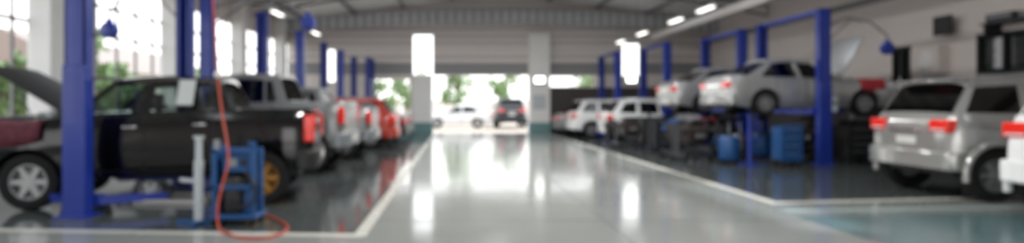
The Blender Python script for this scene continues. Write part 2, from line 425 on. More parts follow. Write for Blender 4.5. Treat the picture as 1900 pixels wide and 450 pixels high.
make_car('crossover','white',(5.05,26.25,0),0,'white hatchback car parked between blue posts','car','car',tint='tint')
make_car('sedan','silverd',(4.8,28.75,0),0,'silver sedan parked near the end wall','car','car',tint='tint')
make_car('sedan','white',(2.25,36.5,0),math.pi,'white sedan parked outside beyond the doorway','car','car',tint='tint')
make_car('suv','darkp',(3.35,35.2,0),math.radians(90),'dark utility car parked outside beside white sedan','car','car',tint='tint')

# ------------------------------------------------------------ two-post lifts
def make_lift(x,y,S,arm_z,label,beam=True,box=True,group='blue two-post lifts'):
    e=root('two_post_lift',(x,y,0),0,label,'car lift',group)
    b=M['blue']
    for yy,s in((0,1),(S,-1)):
        p=MB()
        y0=-.10*s; w=.13
        ya,yb=sorted((y0,y0+.03*s)); p.box(-w,w,ya,yb,0.02,3.66,b)
        ya,yb=sorted((y0,y0+.2*s))
        p.box(-w,-w+.03,ya,yb,.02,3.66,b).box(w-.03,w,ya,yb,.02,3.66,b)
        ya,yb=sorted((y0+.17*s,y0+.2*s)); p.box(-w,-.06,ya,yb,.02,3.66,b).box(.06,w,ya,yb,.02,3.66,b)
        p.box(-w,w,-.1,.1,3.62,3.68,b)
        ya,yb=sorted((y0-.015*s,y0+.16*s)); p.box(-w-.015,w+.015,ya,yb,.02,1.9,b)
        p.box(-.2,.2,-.2,.2,0,.03,b)
        p.obj('post',e,(0,yy,0),bevel=.008)
        c=MB().box(-.09,.09,-.06,.06,arm_z-.1,arm_z+.7,M['steel']); ya,yb=sorted((.07*s,.2*s)); c.box(-.22,.22,ya,yb,arm_z-.09,arm_z+.06,b)
        c.obj('carriage',e,(0,yy,0),bevel=.008)
        if S<2: continue
        for sx in(-1,1):
            a=Vector((sx*.18,.14*s,arm_z-.02)); m_=Vector((sx*.5,.36*s,arm_z-.02)); t=Vector((sx*.85,.6*s,arm_z-.02))
            ar=MB()
            d=(t-a).normalized(); nn=Vector((-d.y,d.x,0))
            for (q0,q1,w_,h) in((a,m_+d*.1,.07,.05),(m_-d*.05,t,.05,.038)):
                ar.hexa([q0+nn*w_-Vector((0,0,h)),q0-nn*w_-Vector((0,0,h)),q1-nn*w_-Vector((0,0,h)),q1+nn*w_-Vector((0,0,h)),
                         q0+nn*w_+Vector((0,0,h)),q0-nn*w_+Vector((0,0,h)),q1-nn*w_+Vector((0,0,h)),q1+nn*w_+Vector((0,0,h))],b)
            ar.cyl(t,t+Vector((0,0,.09)),.06,M['dark'])
            ar.obj('arm',e,(0,yy,0))
    if beam: MB().box(-.05,.05,.0,S,3.58,3.68,b).obj('crossbeam',e,bevel=.01)
    if box: MB().box(.14,.28,-.1,.08,1.25,1.6,M['ltgrey']).box(.18,.24,-.11,-.1,1.4,1.5,M['dark']).obj('control_box',e,bevel=.01,label='light grey control box')
    return e
make_lift(-4.76,7.5,2.95,.2,'tall royal blue lift posts around black pickup',beam=False,box=False)
make_lift(-4.76,11.4,3.2,.22,'royal blue lift posts around silver pickup',beam=False)
make_lift(-4.76,18.2,3.3,.18,'royal blue two-post lift around red hatchback',beam=False)
make_lift(-4.76,24.6,3.2,.12,'royal blue two-post lift around silver sedan',beam=False)
make_lift(-4.15,28.3,1.2,.12,'narrow royal blue lift posts near the end wall',beam=False,box=False)
make_lift(8.68,14.0,2.8,1.27,'royal blue two-post lift holding up silver sedan')
make_lift(8.6,17.8,2.6,1.27,'royal blue two-post lift holding up second silver sedan')
make_lift(7.6,21.3,2.7,.2,'royal blue two-post lift around white crossover')
make_lift(6.8,24.9,2.7,.2,'royal blue two-post lift around white hatchback')

def reel(base,end,label):
    base=Vector(base);end=Vector(end); e=root('cord_reel',base,0,label,'hose reel','blue drum reels on booms')
    d=end-base
    MB().tube([(0,0,0),(d.x*.3,d.y*.3,.16+d.z*.0),(d.x*.7,d.y*.7,.12+d.z*.1),(d.x,d.y,d.z*.45),(d.x,d.y,d.z+.15)],.022,M['dsteel']).tube([(0,0,-.35),(d.x*.35,d.y*.35,.1)],.018,M['dsteel']).obj('boom',e)
    MB().lathe([(0,-.08),(.1,-.08),(.145,-.06),(.145,.06),(.1,.08),(0,.08)],(d.x,d.y,d.z),(0,1,0),M['blue'],20).box(d.x-.04,d.x+.04,d.y-.05,d.y+.05,d.z+.1,d.z+.2,M['blue']).obj('drum',e)
reel((8.83,14.0,3.3),(10.2,14.0,2.74),'blue drum reel hanging from thin black boom on post')
reel((-4.91,10.45,3.3),(-6.1,10.45,2.72),'blue drum reel hanging from dark boom on lift post')
reel((-4.61,11.4,3.3),(-2.83,11.4,2.98),'blue drum reel on dark boom above pickup bed')

# ------------------------------------------------------------ room
def cells(us,vs,holes,fn,m,mb):
    us=sorted(set(us)|{h[0] for h in holes}|{h[1] for h in holes}); vs=sorted(set(vs)|{h[2] for h in holes}|{h[3] for h in holes})
    for a,b in zip(us,us[1:]):
        for c,d in zip(vs,vs[1:]):
            uc,vc=(a+b)/2,(c+d)/2
            if any(h[0]<uc<h[1] and h[2]<vc<h[3] for h in holes): continue
            mb.hexa([fn(a,c,0),fn(b,c,0),fn(b,d,0),fn(a,d,0),fn(a,c,1),fn(b,c,1),fn(b,d,1),fn(a,d,1)],m(uc,vc) if callable(m) else m)
XL,XR,YE,YN=-8.5,13.0,30.0,-4.0
RX=2.2
def rz(x): return 7.1-abs(x-RX)/10.7*1.5
def floormat(name,c,rough,var=.1,spec=.6):
    m=mat(name,c,rough,var=var,scale=.7,coat=0,spec=spec); nt=m.node_tree; b=nt.nodes['Principled BSDF']
    n=nt.nodes.new('ShaderNodeTexNoise'); n.inputs['Scale'].default_value=1.3; n.inputs['Detail'].default_value=4
    tc=nt.nodes.new('ShaderNodeTexCoord'); nt.links.new(tc.outputs['Object'],n.inputs['Vector'])
    mr=nt.nodes.new('ShaderNodeMapRange'); mr.inputs[3].default_value=rough*.4; mr.inputs[4].default_value=rough*1.6
    nt.links.new(n.outputs['Fac'],mr.inputs[0]); nt.links.new(mr.outputs[0],b.inputs['Roughness']); return m
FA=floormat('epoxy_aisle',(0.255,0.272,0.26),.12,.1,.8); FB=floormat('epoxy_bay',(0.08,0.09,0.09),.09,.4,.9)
FT=floormat('epoxy_teal',(0.10,0.16,0.17),.2); FW=floormat('line_white',(0.58,0.58,0.53),.25,.05); FL=floormat('line_pale_blue',(0.34,0.42,0.42),.2)
FJ=floormat('floor_joint',(0.17,0.185,0.18),.2)
fl=MB()
def quad(pts,z,m): fl.add([(x,y,z) for x,y in pts],[(0,1,2,3)],m)
fl.box(XL,XR,YN,YE,-.1,0,FA)
for y in(4.2,7.2,10.2,13.2,16.2,19.2,22.2,25.2): quad([(-.95,y),(4.5,y),(4.5,y+.03),(-.95,y+.03)],.0012,FJ)
quad([(1.8,YN),(1.825,YN),(1.825,29.9),(1.8,29.9)],.0014,FJ)
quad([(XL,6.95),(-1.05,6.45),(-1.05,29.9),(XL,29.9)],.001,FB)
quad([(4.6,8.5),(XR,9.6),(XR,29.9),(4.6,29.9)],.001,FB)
quad([(-1.1,6.35),(-.96,6.35),(-.96,29.9),(-1.1,29.9)],.002,FW)
quad([(XL,6.78),(-1.0,6.3),(-1.0,6.46),(XL,6.98)],.0025,FW)
quad([(4.5,8.4),(4.66,8.5),(4.66,29.9),(4.5,29.9)],.002,FW)
quad([(4.5,8.42),(XR,9.55),(XR,9.72),(4.5,8.6)],.0025,FW)
quad([(4.35,7.75),(XR,8.5),(XR,8.72),(4.35,7.97)],.0025,FL)
quad([(4.3,7.5),(XR,8.1),(XR,4.0),(4.3,4.0)],.001,FT)
struct(fl.obj('floor',smooth=0))
eh=[(-1.15,3.68,-.1,2.9),(-2.13,-1.15,2.95,4.95),(-4.1,-2.3,.75,2.7),(4.75,7.0,2.35,2.85),(8.45,9.3,2.9,4.5),(-6.6,-6.1,2.6,4.2)]
ew=MB()
def ewm(u,v):
    if v<.75: return M['teal']
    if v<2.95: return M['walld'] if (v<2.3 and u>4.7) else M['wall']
    if v<3.55: return M['sidingd']
    return M['siding']
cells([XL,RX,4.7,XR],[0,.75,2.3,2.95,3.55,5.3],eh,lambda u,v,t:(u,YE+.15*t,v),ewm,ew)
for k in range(12):
    a=XL+(XR-XL)*k/12;b=XL+(XR-XL)*(k+1)/12
    ew.hexa([(a,YE,5.3),(b,YE,5.3),(b,YE+.15,5.3),(a,YE+.15,5.3),(a,YE,rz(a)),(b,YE,rz(b)),(b,YE+.15,rz(b)),(a,YE+.15,rz(a))],M['siding'])
struct(ew.obj('wall_back',smooth=0))
for k,z in enumerate((3.55,4.1,4.65)):
    o=MB()
    spans=[(XL,-6.6),(-6.1,-2.13),(-1.15,8.45),(9.3,XR)]
    for a,b in spans: o.box(a,b,YE-.08,YE-.01,z,z+.12,M['girt'])
    struct(o.obj('trim_%d'%(k+1)))
o=MB(); N=24
for i in range(N):
    a=XL+(XR-XL)*i/N; b=XL+(XR-XL)*(i+1)/N
    f_=lambda x:5.45-.45*(abs(x-RX)/10.7)**2
    o.hexa([(a,29.3,f_(a)),(b,29.3,f_(b)),(b,29.36,f_(b)),(a,29.36,f_(a)),(a,29.3,f_(a)+.65),(b,29.3,f_(b)+.65),(b,29.36,f_(b)+.65),(a,29.36,f_(a)+.65)],M['arch'])
struct(o.obj('trim_5',smooth=0))
rw=MB()
rh=[(13.3,14.75,2.15,3.15),(16.9,17.6,2.0,3.1)]
def rwm(u,v):
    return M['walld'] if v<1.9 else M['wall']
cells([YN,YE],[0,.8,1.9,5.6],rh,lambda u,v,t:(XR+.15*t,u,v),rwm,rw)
struct(rw.obj('wall_right',smooth=0))
struct(MB().box(XR-.12,XR,YN,YE,4.55,4.75,M['dsteel']).box(XR-.06,XR,YN,YE,1.86,1.94,M['girt']).obj('trim_6'))
for i,h in enumerate(rh):
    w=MB().box(XR+.05,XR+.06,h[0],h[1],h[2],h[3],M['winglass'])
    for a in(h[0],(h[0]+h[1])/2-.03,h[1]-.06): w.box(XR-.04,XR+.08,a,a+.06,h[2],h[3],M['dark'])
    for a in(h[2],h[3]-.06): w.box(XR-.04,XR+.08,h[0],h[1],a,a+.06,M['dark'])
    struct(w.obj('window_%d'%(i+1)))
lw=MB().box(XL-.15,XL,YN,YE,0,.95,M['wallw']).box(XL-.15,XL,YN,YE,4.5,5.6,M['wall'])
for z in(2.0,3.05,3.75): lw.box(XL-.1,XL-.02,YN,YE,z,z+.07,M['dsteel'])
struct(lw.obj('wall_left',smooth=0))
fr=MB()
y=YN+1.3
while y<YE:
    fr.box(XL-.09,XL-.04,y,y+.05,.95,4.5,M['dsteel']); y+=.883
struct(fr.obj('trim_7',smooth=0))
fw=MB(); cells([XL,RX,XR],[0,5.4],[(-1.5,4.6,-.1,3.6)],lambda u,v,t:(u,YN-.15*t,v),lambda u,v:M['wall'],fw)  # unseen wall behind the camera, added to cut reflections on the black pickup
for k in range(12):
    a=XL+(XR-XL)*k/12;b=XL+(XR-XL)*(k+1)/12
    fw.hexa([(a,YN-.15,5.4),(b,YN-.15,5.4),(b,YN,5.4),(a,YN,5.4),(a,YN-.15,rz(a)),(b,YN-.15,rz(b)),(b,YN,rz(b)),(a,YN,rz(a))],M['wall'])
struct(fw.obj('wall_front_unseen',smooth=0))
col=None
for y in(1.4,6.7,12.0,17.3,22.6,27.9):
    if col is None:
        col=root('column',(XL+.24,y,0),0,'white square concrete column along open side wall','column','white columns along open side')
        MB().box(-.24,.24,-.24,.24,.0,5.55,M['wallw']).obj('shaft',col,bevel=.02)
        MB().box(-.27,.27,-.27,.27,0,.5,M['teal']).obj('base',col,bevel=.01)
    else: copy_tree(col,None,(XL+.24,y,0))
for a,b,l in((-2.13,-1.15,'white painted pillar beside bright doorway'),(3.68,4.7,'wide white pillar beside doorway with grey notice')):
    e=root('pillar',((a+b)/2,29.6,0),0,l,'pillar','white doorway pillars')
    w=(b-a)/2; hh=2.9 if a<0 else 4.95
    MB().box(-w,w,-.2,.38,0,hh,M['wallw']).obj('shaft',e,bevel=.015)
    MB().box(-w-.02,w+.02,-.22,.38,0,.55,M['teal']).obj('base',e,bevel=.01)
    if a>0: MB().box(-.35,.3,-.23,-.2,1.2,1.9,M['ltgrey']).obj('notice_board',e)
def flood(loc,label):
    e=root('flood_light',loc,0,label,'light fixture','small wall flood lights')
    MB().box(-.26,.26,0,.1,-.17,.17,M['ltgrey']).box(-.04,.04,.1,.21,-.04,.04,M['steel']).obj('housing',e,bevel=.01)
    MB().box(-.22,.22,-.02,0,-.13,.13,M['flood']).obj('lens',e,bevel=.008)
flood((4.15,29.2,2.65),'small bright flood light fixed on white pillar')
flood((8.85,29.8,2.7),'small bright flood light on end wall')
ro=MB()
holes=[]
for y in(-2,4,10,16,22): holes+=[(-4.6,-3.8,y,y+4.2),(7.6,8.4,y,y+4.2)]
cells([XL-.6,RX,XR+.6],[YN,YE+.15],holes,lambda u,v,t:(u,v,rz(u)+.08*t),M['roof'],ro)
struct(ro.obj('ceiling',smooth=0))
for k,y in enumerate((4.5,9.5,14.5,19.5,24.5)):
    t=MB(); N=14; bot=[];tp=[]
    for i in range(N+1):
        x=XL+.1+(XR-XL-.2)*i/N; u=abs(x-RX)/10.7
        bot.append((x,y,6.25-1.15*u**2)); tp.append((x,y,rz(x)-.08))
    t.tube(bot,.05,M['dsteel'],6).tube(tp,.05,M['dsteel'],6)
    for i in range(N): t.tube([bot[i],tp[i+1]],.025,M['dsteel'],5).tube([bot[i+1],tp[i+1]],.025,M['dsteel'],5)
    tag(t.obj('roof_truss'),'dark grey steel arched roof truss spanning the hall','truss','steel roof trusses')
for i in range(9):
    x=XL+1+(XR-XL-2)*i/8
    if abs(x+4.2)<.5 or abs(x-8)<.5: x+=.7
    tag(MB().box(x-.04,x+.04,YN,YE-.02,rz(x)-.15,rz(x)-.01-.02,M['dsteel']).obj('purlin'),'grey steel roof purlin running the hall length','purlin','roof purlins')
def fixture(loc,top):
    e=root('fluorescent_light',loc,0,'long white fluorescent batten light hanging from roof','light fixture','fluorescent batten lights')
    MB().box(-.10,.10,-.6,.6,0,.05,M['wallw']).obj('housing',e,bevel=.01)
    for s in(-.05,.05): MB().cyl((s,-.55,-.02),(s,.55,-.02),.016,M['tube'],n=10).obj('tube',e)
    for yy in(-.5,.5): MB().tube([(0,yy,.04),(0,yy,top-loc[2])],.008,M['steel'],6).obj('hanger',e)
for y in (12.5,15.3,18.5,21.0,24.8,28.0):
    fixture((7.8,y,4.4),rz(7.8)-.01)
for y in (20.0,25.5): fixture((-6.0,y,4.5),rz(-6.0)-.01)
for y in (3,9,15,21): fixture((1.6,y,6.0),rz(1.6)-.01)  # unseen aisle row, added as carriers for the interior fill light
d=root('air_duct',(9.75,20,4.75),0,'long pale galvanised air duct under the roof','duct')
MB().box(-.16,.16,-9,9.2,-.14,.14,M['girt']).obj('duct_body',d,bevel=.02)
for yy in(-8,-4,0,4,8): MB().tube([(0,yy,.14),(0,yy,rz(9.75)-4.76)],.01,M['steel'],6).obj('hanger',d)
def fill_area(loc,sx,sy,pw,rot=(0,0,0)):
    l=bpy.data.lights.new('fill_area','AREA'); l.shape='RECTANGLE'; l.size=sx; l.size_y=sy; l.energy=pw; l.color=(1,.98,.95)
    o=bpy.data.objects.new('fill_area',l); COL.objects.link(o); o.location=loc; o.rotation_euler=rot
for y in(3,9,15,21): fill_area((1.6,y,5.95),.2,1.1,260)  # added fill light for the hall, one below each unseen aisle batten

e=root('wall_monitor',(XR,15.6,3.48),0,'dark monitor on wall bracket','monitor')
MB().box(-.28,-.2,-.35,.2,-.25,.25,M['dark']).obj('screen',e,bevel=.01); MB().box(-.2,0,-.1,.0,-.05,.05,M['steel']).obj('bracket',e)
e=root('air_conditioner',(XR,16.1,2.25),0,'pale outdoor air conditioner unit mounted on wall','air conditioner')
MB().box(-.3,0,-.5,.45,0,.72,M['wall']).obj('casing',e,bevel=.02)
MB().lathe([(0,0),(.24,0),(.26,.02),(.24,.03),(0,.03)],(-.3,-.1,.36),(-1,0,0),M['wallw']).obj('fan_grille',e)
def cabinet(loc,w,d,h,m,label):
    e=root('storage_cabinet',loc,0,label,'cabinet')
    MB().box(-d,0,-w/2,w/2,0,h,m).obj('carcass',e,bevel=.01)
    for s in(-1,1):
        dr=MB().box(-.02,0,-w/4+.01,w/4-.01,.06,h-.04,m).obj('door',e,(-d,s*w/4,0),bevel=.005)
        MB().box(-.04,-.02,-.015,.015,h*.5,h*.5+.15,M['chrome']).obj('handle',dr,(0,-s*(w/4-.06),0))
cabinet((12.98,12.0,0),1.4,.5,2.0,M['walld'],'dark steel storage cabinet against the wall')
cabinet((12.98,18.6,0),1.6,.5,1.9,M['walld'],'dark steel tool cabinet behind raised sedan')
cabinet((12.98,22,0),1.6,.5,1.9,M['walld'],'dark grey steel cabinet against side wall')
e=root('wall_shelf',(XR,13.0,3.3),0,'dark metal wall shelf carrying boxes','shelf')
MB().box(-.45,0,-1.2,1.2,0,.04,M['dark']).box(-.4,0,-1.15,-1.1,-.25,0,M['dark']).box(-.4,0,1.1,1.15,-.25,0,M['dark']).obj('board',e)
for k,(a,b,h) in enumerate(((-1.1,-.4,.2),(-.3,.3,.15),(.4,1.1,.2))):
    tag(MB().box(-.4,-.05,a,b,0,h,M['darkp']).box(-.41,-.4,a+.05,b-.05,h*.5,h*.8,M['steel']).obj('storage_box',None,(XR,13.0,3.34),bevel=.01),'dark storage box on the wall shelf','box','boxes on wall shelf')

# ------------------------------------------------------------ workshop clutter
def caster(e,x,y):
    MB().cyl((-.02,0,.06),(.02,0,.06),.06,M['rubber']).box(-.03,.03,-.02,.02,.06,.14,M['steeld']).obj('caster',e,(x,y,0))
def service_cart(loc,rot,label,m='blue2',w=.5,d=.42,h=.92):
    e=root('service_cart',loc,rot,label,'tool cart')
    b=MB().box(-w/2,w/2,-d/2,d/2,.14,.18,M[m]).box(-w/2,w/2,-d/2,d/2,h-.04,h,M[m])
    b.box(-w/2,-w/2+.03,-d/2,d/2,.14,h,M[m]).box(w/2-.03,w/2,-d/2,d/2,.14,h,M[m]).box(-w/2,w/2,d/2-.02,d/2,.14,h,M[m]); b.obj('frame',e,bevel=.008)
    n=4; hh=(h-.22)/n
    for i in range(n):
        z=.19+i*hh
        dr=MB().box(-w/2+.035,w/2-.035,-d/2-.015,d/2-.03,z,z+hh-.015,M[m]).obj('drawer',e,bevel=.006)
        MB().box(-w*.3,w*.3,-d/2-.035,-d/2-.015,z+hh*.65,z+hh*.75,M['steel']).obj('handle',dr)
    for sx in(-1,1):
        for sy in(-1,1): caster(e,sx*(w/2-.06),sy*(d/2-.06))
    MB().tube([(w/2,-d*.35,h-.1),(w/2+.1,-d*.35,h+.03),(w/2+.1,d*.35,h+.03),(w/2,d*.35,h-.1)],.014,M['steeld']).obj('push_handle',e)
def machine(loc,label):
    e=root('fluid_exchange_machine',loc,0,label,'workshop machine')
    f=MB()
    for sx in(-.25,.2):
        f.box(sx-.03,sx+.03,-.16,-.10,.08,.93 if sx<0 else .86,M['blue2']).box(sx-.03,sx+.03,.10,.16,.08,.93 if sx<0 else .86,M['blue2'])
    f.box(-.28,.23,-.16,-.11,.84,.89,M['blue2']).box(-.28,.23,.11,.16,.84,.89,M['blue2']).box(-.28,.23,-.16,-.12,.42,.47,M['blue2']).box(-.3,.26,-.2,.2,.08,.13,M['blue2'])
    f.box(-.28,.23,.13,.15,.13,.86,M['steeld']).box(-.26,-.24,-.12,.13,.13,.86,M['blue2'])
    f.obj('frame',e,bevel=.01)
    MB().lathe([(0,.13),(.13,.13),(.145,.17),(.145,.5),(.12,.56),(.04,.6),(0,.6)],(-.06,0,0),(0,0,1),M['dark']).obj('tank',e,label='black round tank')
    MB().lathe([(0,.13),(.06,.13),(.065,.17),(.065,.38),(.03,.45),(0,.46)],(.11,-.02,0),(0,0,1),M['blue2']).obj('bottle',e)
    MB().box(-.17,.14,-.1,.1,.62,.84,M['blue2']).box(-.12,.0,-.11,-.1,.68,.78,M['steel']).cyl((.08,-.12,.73),(.08,-.1,.73),.04,M['dark']).obj('control_panel',e,bevel=.01)
    MB().tube([(.1,-.1,.62),(.24,-.2,.5),(.26,-.2,.3),(.1,-.2,.22),(-.08,-.19,.3)],.016,M['dark']).obj('drain_hose',e,smooth=60)
    MB().cyl((-.22,-.13,.89),(-.22,-.13,1.0),.04,M['steel']).obj('valve',e)
    MB().cyl((.1,.13,.89),(.1,.13,.96),.05,M['blue2']).obj('valve',e)
    for sx in(-.24,.2):
        for sy in(-.15,.15): caster(e,sx,sy)
    return e
machine((-2.56,7.05,0),'blue framed fluid machine with black tank beside black pickup')
def stand(loc,label,m1,m2,h=1.05,arm=-.22):
    e=root('support_stand',loc,0,label,'jack stand')
    MB().box(-.26,.2,-.04,.04,0,.05,M[m2]).box(-.04,.04,-.2,.2,0,.05,M[m2]).obj('base',e,bevel=.01)
    MB().cyl((0,0,.05),(0,0,h*.75),.055,M[m1]).cyl((0,0,h*.75),(0,0,h),.04,M[m1]).obj('column',e)
    MB().cyl((0,0,h),(0,0,h+.02),.055,M[m1]).box(-.06,.06,-.02,.02,h+.02,h+.04,M[m1]).obj('saddle',e)
    MB().tube([(0,0,h*.5),(arm,0,h*.52)],.025,M[m1]).obj('pump_handle',e)
stand((-3.03,7.0,0),'light grey hydraulic support stand beside blue machine','ltgrey','blue2',1.0)
stand((6.9,13.9,0),'blue transmission jack beneath raised silver sedan','blue','blue',1.15,.3)
stand((5.95,18.2,0),'dark transmission jack under second raised sedan','steeld','dark',1.1,.3)
service_cart((7.55,13.5,0),0,'blue tool cart beneath raised silver sedan',w=.5,h=.95)
service_cart((9.7,14.4,0),.1,'black tool cart under raised sedan','dark',.8,.5,.9)
service_cart((10.7,15.6,0),-.1,'black tool cart near side wall','dark',.9,.5,1.0)
service_cart((8.9,19.4,0),.2,'dark tool cart under second raised sedan','dark',.9,.5,1.0)
service_cart((6.35,17.8,0),-.1,'dark tool cart between raised sedans','darkp',.8,.5,.95)
service_cart((6.75,20.3,0),.15,'black tool cart behind second lift','dark',.9,.5,1.0)
def drainer(loc,label,m):
    e=root('oil_drainer',loc,0,label,'oil drainer')
    MB().lathe([(0,.1),(.22,.1),(.24,.14),(.24,.6),(.2,.66),(0,.67)],(0,0,0),(0,0,1),M[m]).obj('tank',e)
    MB().cyl((0,0,.66),(0,0,1.0),.02,M['steel']).obj('stem',e)
    MB().lathe([(.03,1.0),(.22,1.1),(.23,1.1),(.03,.98)],(0,0,0),(0,0,1),M['dark']).obj('funnel',e)
    for k in range(3):
        a=k*2.1; MB().cyl((-.015,0,.05),(.015,0,.05),.05,M['rubber']).box(-.01,.01,-.01,.01,.05,.13,M['steel']).obj('caster',e,(.18*math.cos(a),.18*math.sin(a),0))
drainer((7.35,15.3,0),'dark oil drain drum beneath raised sedan','darkp')
drainer((6.9,18.9,0),'dark oil drain drum beneath second raised sedan','steeld')
drainer((8.2,15.9,0),'blue oil drain drum under raised sedan','blue2')
drainer((6.6,14.3,0),'blue oil drain drum beside transmission jack','blue2')
def engine_stand(loc,rot,label,sc=1.0,acc='dark'):
    e=root('engine_on_stand',loc,rot,label,'engine','engines on wheeled stands')
    e.scale=(sc,sc,sc); s_=M['steeld']
    f=MB().box(-.35,.35,-.28,-.22,.1,.16,s_).box(-.35,.35,.22,.28,.1,.16,s_).box(-.35,-.29,-.28,.28,.1,.16,s_).box(-.35,-.29,-.05,.05,.16,.75,s_).box(-.29,-.15,-.1,.1,.6,.7,s_)
    f.obj('stand_frame',e,bevel=.008)
    g=MB().box(-.15,.3,-.16,.16,.42,.78,M['rust']).box(-.1,.25,-.13,.13,.78,.88,M[acc]).box(-.12,.27,-.12,.12,.34,.42,M['dark'])
    g.cyl((.3,0,.5),(.36,0,.5),.12,M['dark']).cyl((.3,.08,.7),(.35,.08,.7),.06,M['steel']).cyl((.0,-.2,.55),(.2,-.2,.55),.05,M['steel']).cyl((-.05,.2,.6),(-.05,.2,.75),.05,M[acc])
    for k in range(4): g.tube([(-.08+.1*k,-.16,.74),(-.08+.1*k,-.24,.72),(-.08+.1*k,-.25,.6)],.022,M['rust'])
    g.obj('engine_block',e,bevel=.01)
    for sx in(-.3,.3):
        for sy in(-.25,.25): MB().cyl((-.02,0,.05),(.02,0,.05),.05,M['rubber']).obj('caster',e,(sx,sy,0))
engine_stand((5.95,15.0,0),.3,'greasy engine on dark stand under raised sedan',1.15)
engine_stand((6.0,16.3,0),1.2,'dark engine on wheeled stand between lifts',1.15,'blue2')
engine_stand((7.0,16.6,0),2.2,'greasy engine block on wheeled stand near lift',1.15)
engine_stand((8.6,14.9,0),.8,'dark gearbox and engine on stand under sedan',1.1,'steeld')
engine_stand((5.65,19.5,0),.1,'dark engine on stand under second sedan',1.15)
engine_stand((7.7,18.0,0),1.9,'greasy engine on stand beside blue post',1.15,'redp')
engine_stand((10.2,17.2,0),.4,'dark engine on stand near side wall',1.2,'dark')
engine_stand((5.5,21.0,0),.9,'dark engine on stand beside white crossover',1.0,'steeld')
def compressor(loc,rot,label):
    e=root('air_compressor',loc,rot,label,'air compressor')
    MB().lathe([(0,-.55),(.12,-.53),(.2,-.45),(.2,.45),(.12,.53),(0,.55)],(0,0,.38),(1,0,0),M['blue2'],20).obj('tank',e)
    MB().box(-.25,.0,-.12,.12,.58,.8,M['dark']).cyl((.15,-.1,.68),(.15,.14,.68),.1,M['steeld']).box(-.3,.3,-.14,.14,.565,.6,M['steeld']).obj('pump',e,bevel=.01)
    MB().cyl((-.1,-.14,.75),(-.1,-.18,.75),.17,M['dark']).obj('flywheel',e)
    for sx in(-.35,.35):
        for sy in(-.15,.15): MB().cyl((0,-.02,.1),(0,.02,.1),.1,M['rubber']).box(-.015,.015,-.015,.015,.1,.26,M['dark']).obj('wheel',e,(sx,sy,0))
compressor((8.0,17.25,0),.05,'blue air compressor tank beneath raised cars')
compressor((11.5,17.0,0),1.4,'blue air compressor beside side wall')
def tyre(loc,lab,flat=True,rot=0):
    R=.33;h=.11
    o=MB().lathe([(R*.62,-h*.8),(R*.8,-h),(R*.95,-h*.85),(R,-h*.5),(R,h*.5),(R*.95,h*.85),(R*.8,h),(R*.62,h*.8),(R*.60,0),(R*.62,-h*.8)],(0,0,0),(0,0,1) if flat else (math.cos(rot),math.sin(rot),0),M['rubber'],28).obj('tyre',None,loc)
    tag(o,lab,'tyre','loose tyres on the workshop floor')
for k in range(3): tyre((9.3,16.4,.11+.22*k),'black tyre stacked under raised sedan')
for k in range(5): tyre((11.2,13.6,.11+.22*k),'black tyre stacked near side wall')
for k in range(5): tyre((10.3,13.4,.11+.22*k),'black tyre stacked near side wall')
def tray(loc,w,d,m,lab):
    t=MB().box(-w,w,-d,d,0,.01,m)
    for a in((-w,-w+.02,-d,d),(w-.02,w,-d,d),(-w,w,-d,-d+.02),(-w,w,d-.02,d)): t.box(*a,0,.06,m)
    tag(t.obj('drip_tray',None,loc),lab,'drip tray')
tray((-4.1,8.75,.0),.5,.35,M['wallw'],'pale plastic drip tray under black pickup')
hp=[P(392,-60,6.95),P(398,40,6.95),P(404,138,6.95),P(412,210,6.92),P(424,290,6.80),P(412,345,6.72),P(404,385,6.66)]
def G(px,py): 
    Y=F*(H-.02)/(py-CY); return Vector(((px-CX)/F*Y,Y,.02))
hp+=[G(408,425),G(440,438),G(490,440),G(530,428),G(528,414),G(495,398)]
dens=[]
for i in range(len(hp)-1):
    p0=hp[max(i-1,0)];p1=hp[i];p2=hp[i+1];p3=hp[min(i+2,len(hp)-1)]
    for k in range(8):
        t=k/8; q=.5*((2*p1)+(-p0+p2)*t+(2*p0-5*p1+4*p2-p3)*t*t+(-p0+3*p1-3*p2+p3)*t**3)
        q.z=max(q.z,.02); dens.append(q)
dens.append(hp[-1])
e=root('air_hose',tuple(hp[-1]),0,'orange-red air hose hanging down and coiled on floor','air hose')
hb_=Vector(hp[-1])
MB().tube([p-hb_ for p in dens],.0135,M['hose']).obj('hose',e,smooth=60)
MB().ball(P(404,138,6.95)-hb_,.045,.045,.045,M['wallw']).obj('stopper_ball',e,label='white stopper ball')
x0,y0,z0_=hp[0]
e=root('hose_reel',(x0,y0,z0_+.22),0,'dark red hose reel hanging from the roof','hose reel')
MB().lathe([(0,-.06),(.2,-.06),(.2,-.04),(.14,-.04),(.14,.04),(.2,.04),(.2,.06),(0,.06)],(.02,0,0),(0,1,0),M['redp'],24).obj('drum',e)
MB().box(-.03,.03,-.08,.08,-.02,.28,M['dark']).tube([(0,0,.28),(0,0,rz(x0)-z0_-.24)],.02,M['dsteel']).obj('bracket',e)
def cover(loc,rot,w,label,drop=.28,m='redcloth'):
    vs=[];fs=[];pts=[(-.28,.02),(-.1,.05),(.05,.045),(.12,0),(.14,-.12),(.145,-drop)]
    n=12
    for i in range(n+1):
        u=-w/2+w*i/n
        for (a,z) in pts: vs.append((u,a+.008*math.sin(9*u),z+.006*math.sin(13*u)-(.09*(abs(u)/w*2)**2 if z<-.2 else 0)*-1))
    k=len(pts)
    for i in range(n):
        for j in range(k-1): q=i*k+j; fs.append((q,q+1,q+k+1,q+k))
    o=MB().add(vs,fs,M[m]).obj('fender_cover',None,loc,(0,0,rot)); s=o.modifiers.new('s','SOLIDIFY'); s.thickness=.012
    tag(o,label,'fender cover')
c9,s9=math.cos(th),math.sin(th)
def pk(lx,ly,z): return (-2.175-lx*c9+ly*s9, 9.32-lx*s9-ly*c9, z)
cover(pk(3.95,.82,1.15),math.pi+th,.9,'dark maroon patterned cloth over black pickup fender',.30,'maroon')
cover((10.25,14.68,1.13+.88),math.pi,.6,'bright red fender cover on raised silver sedan')
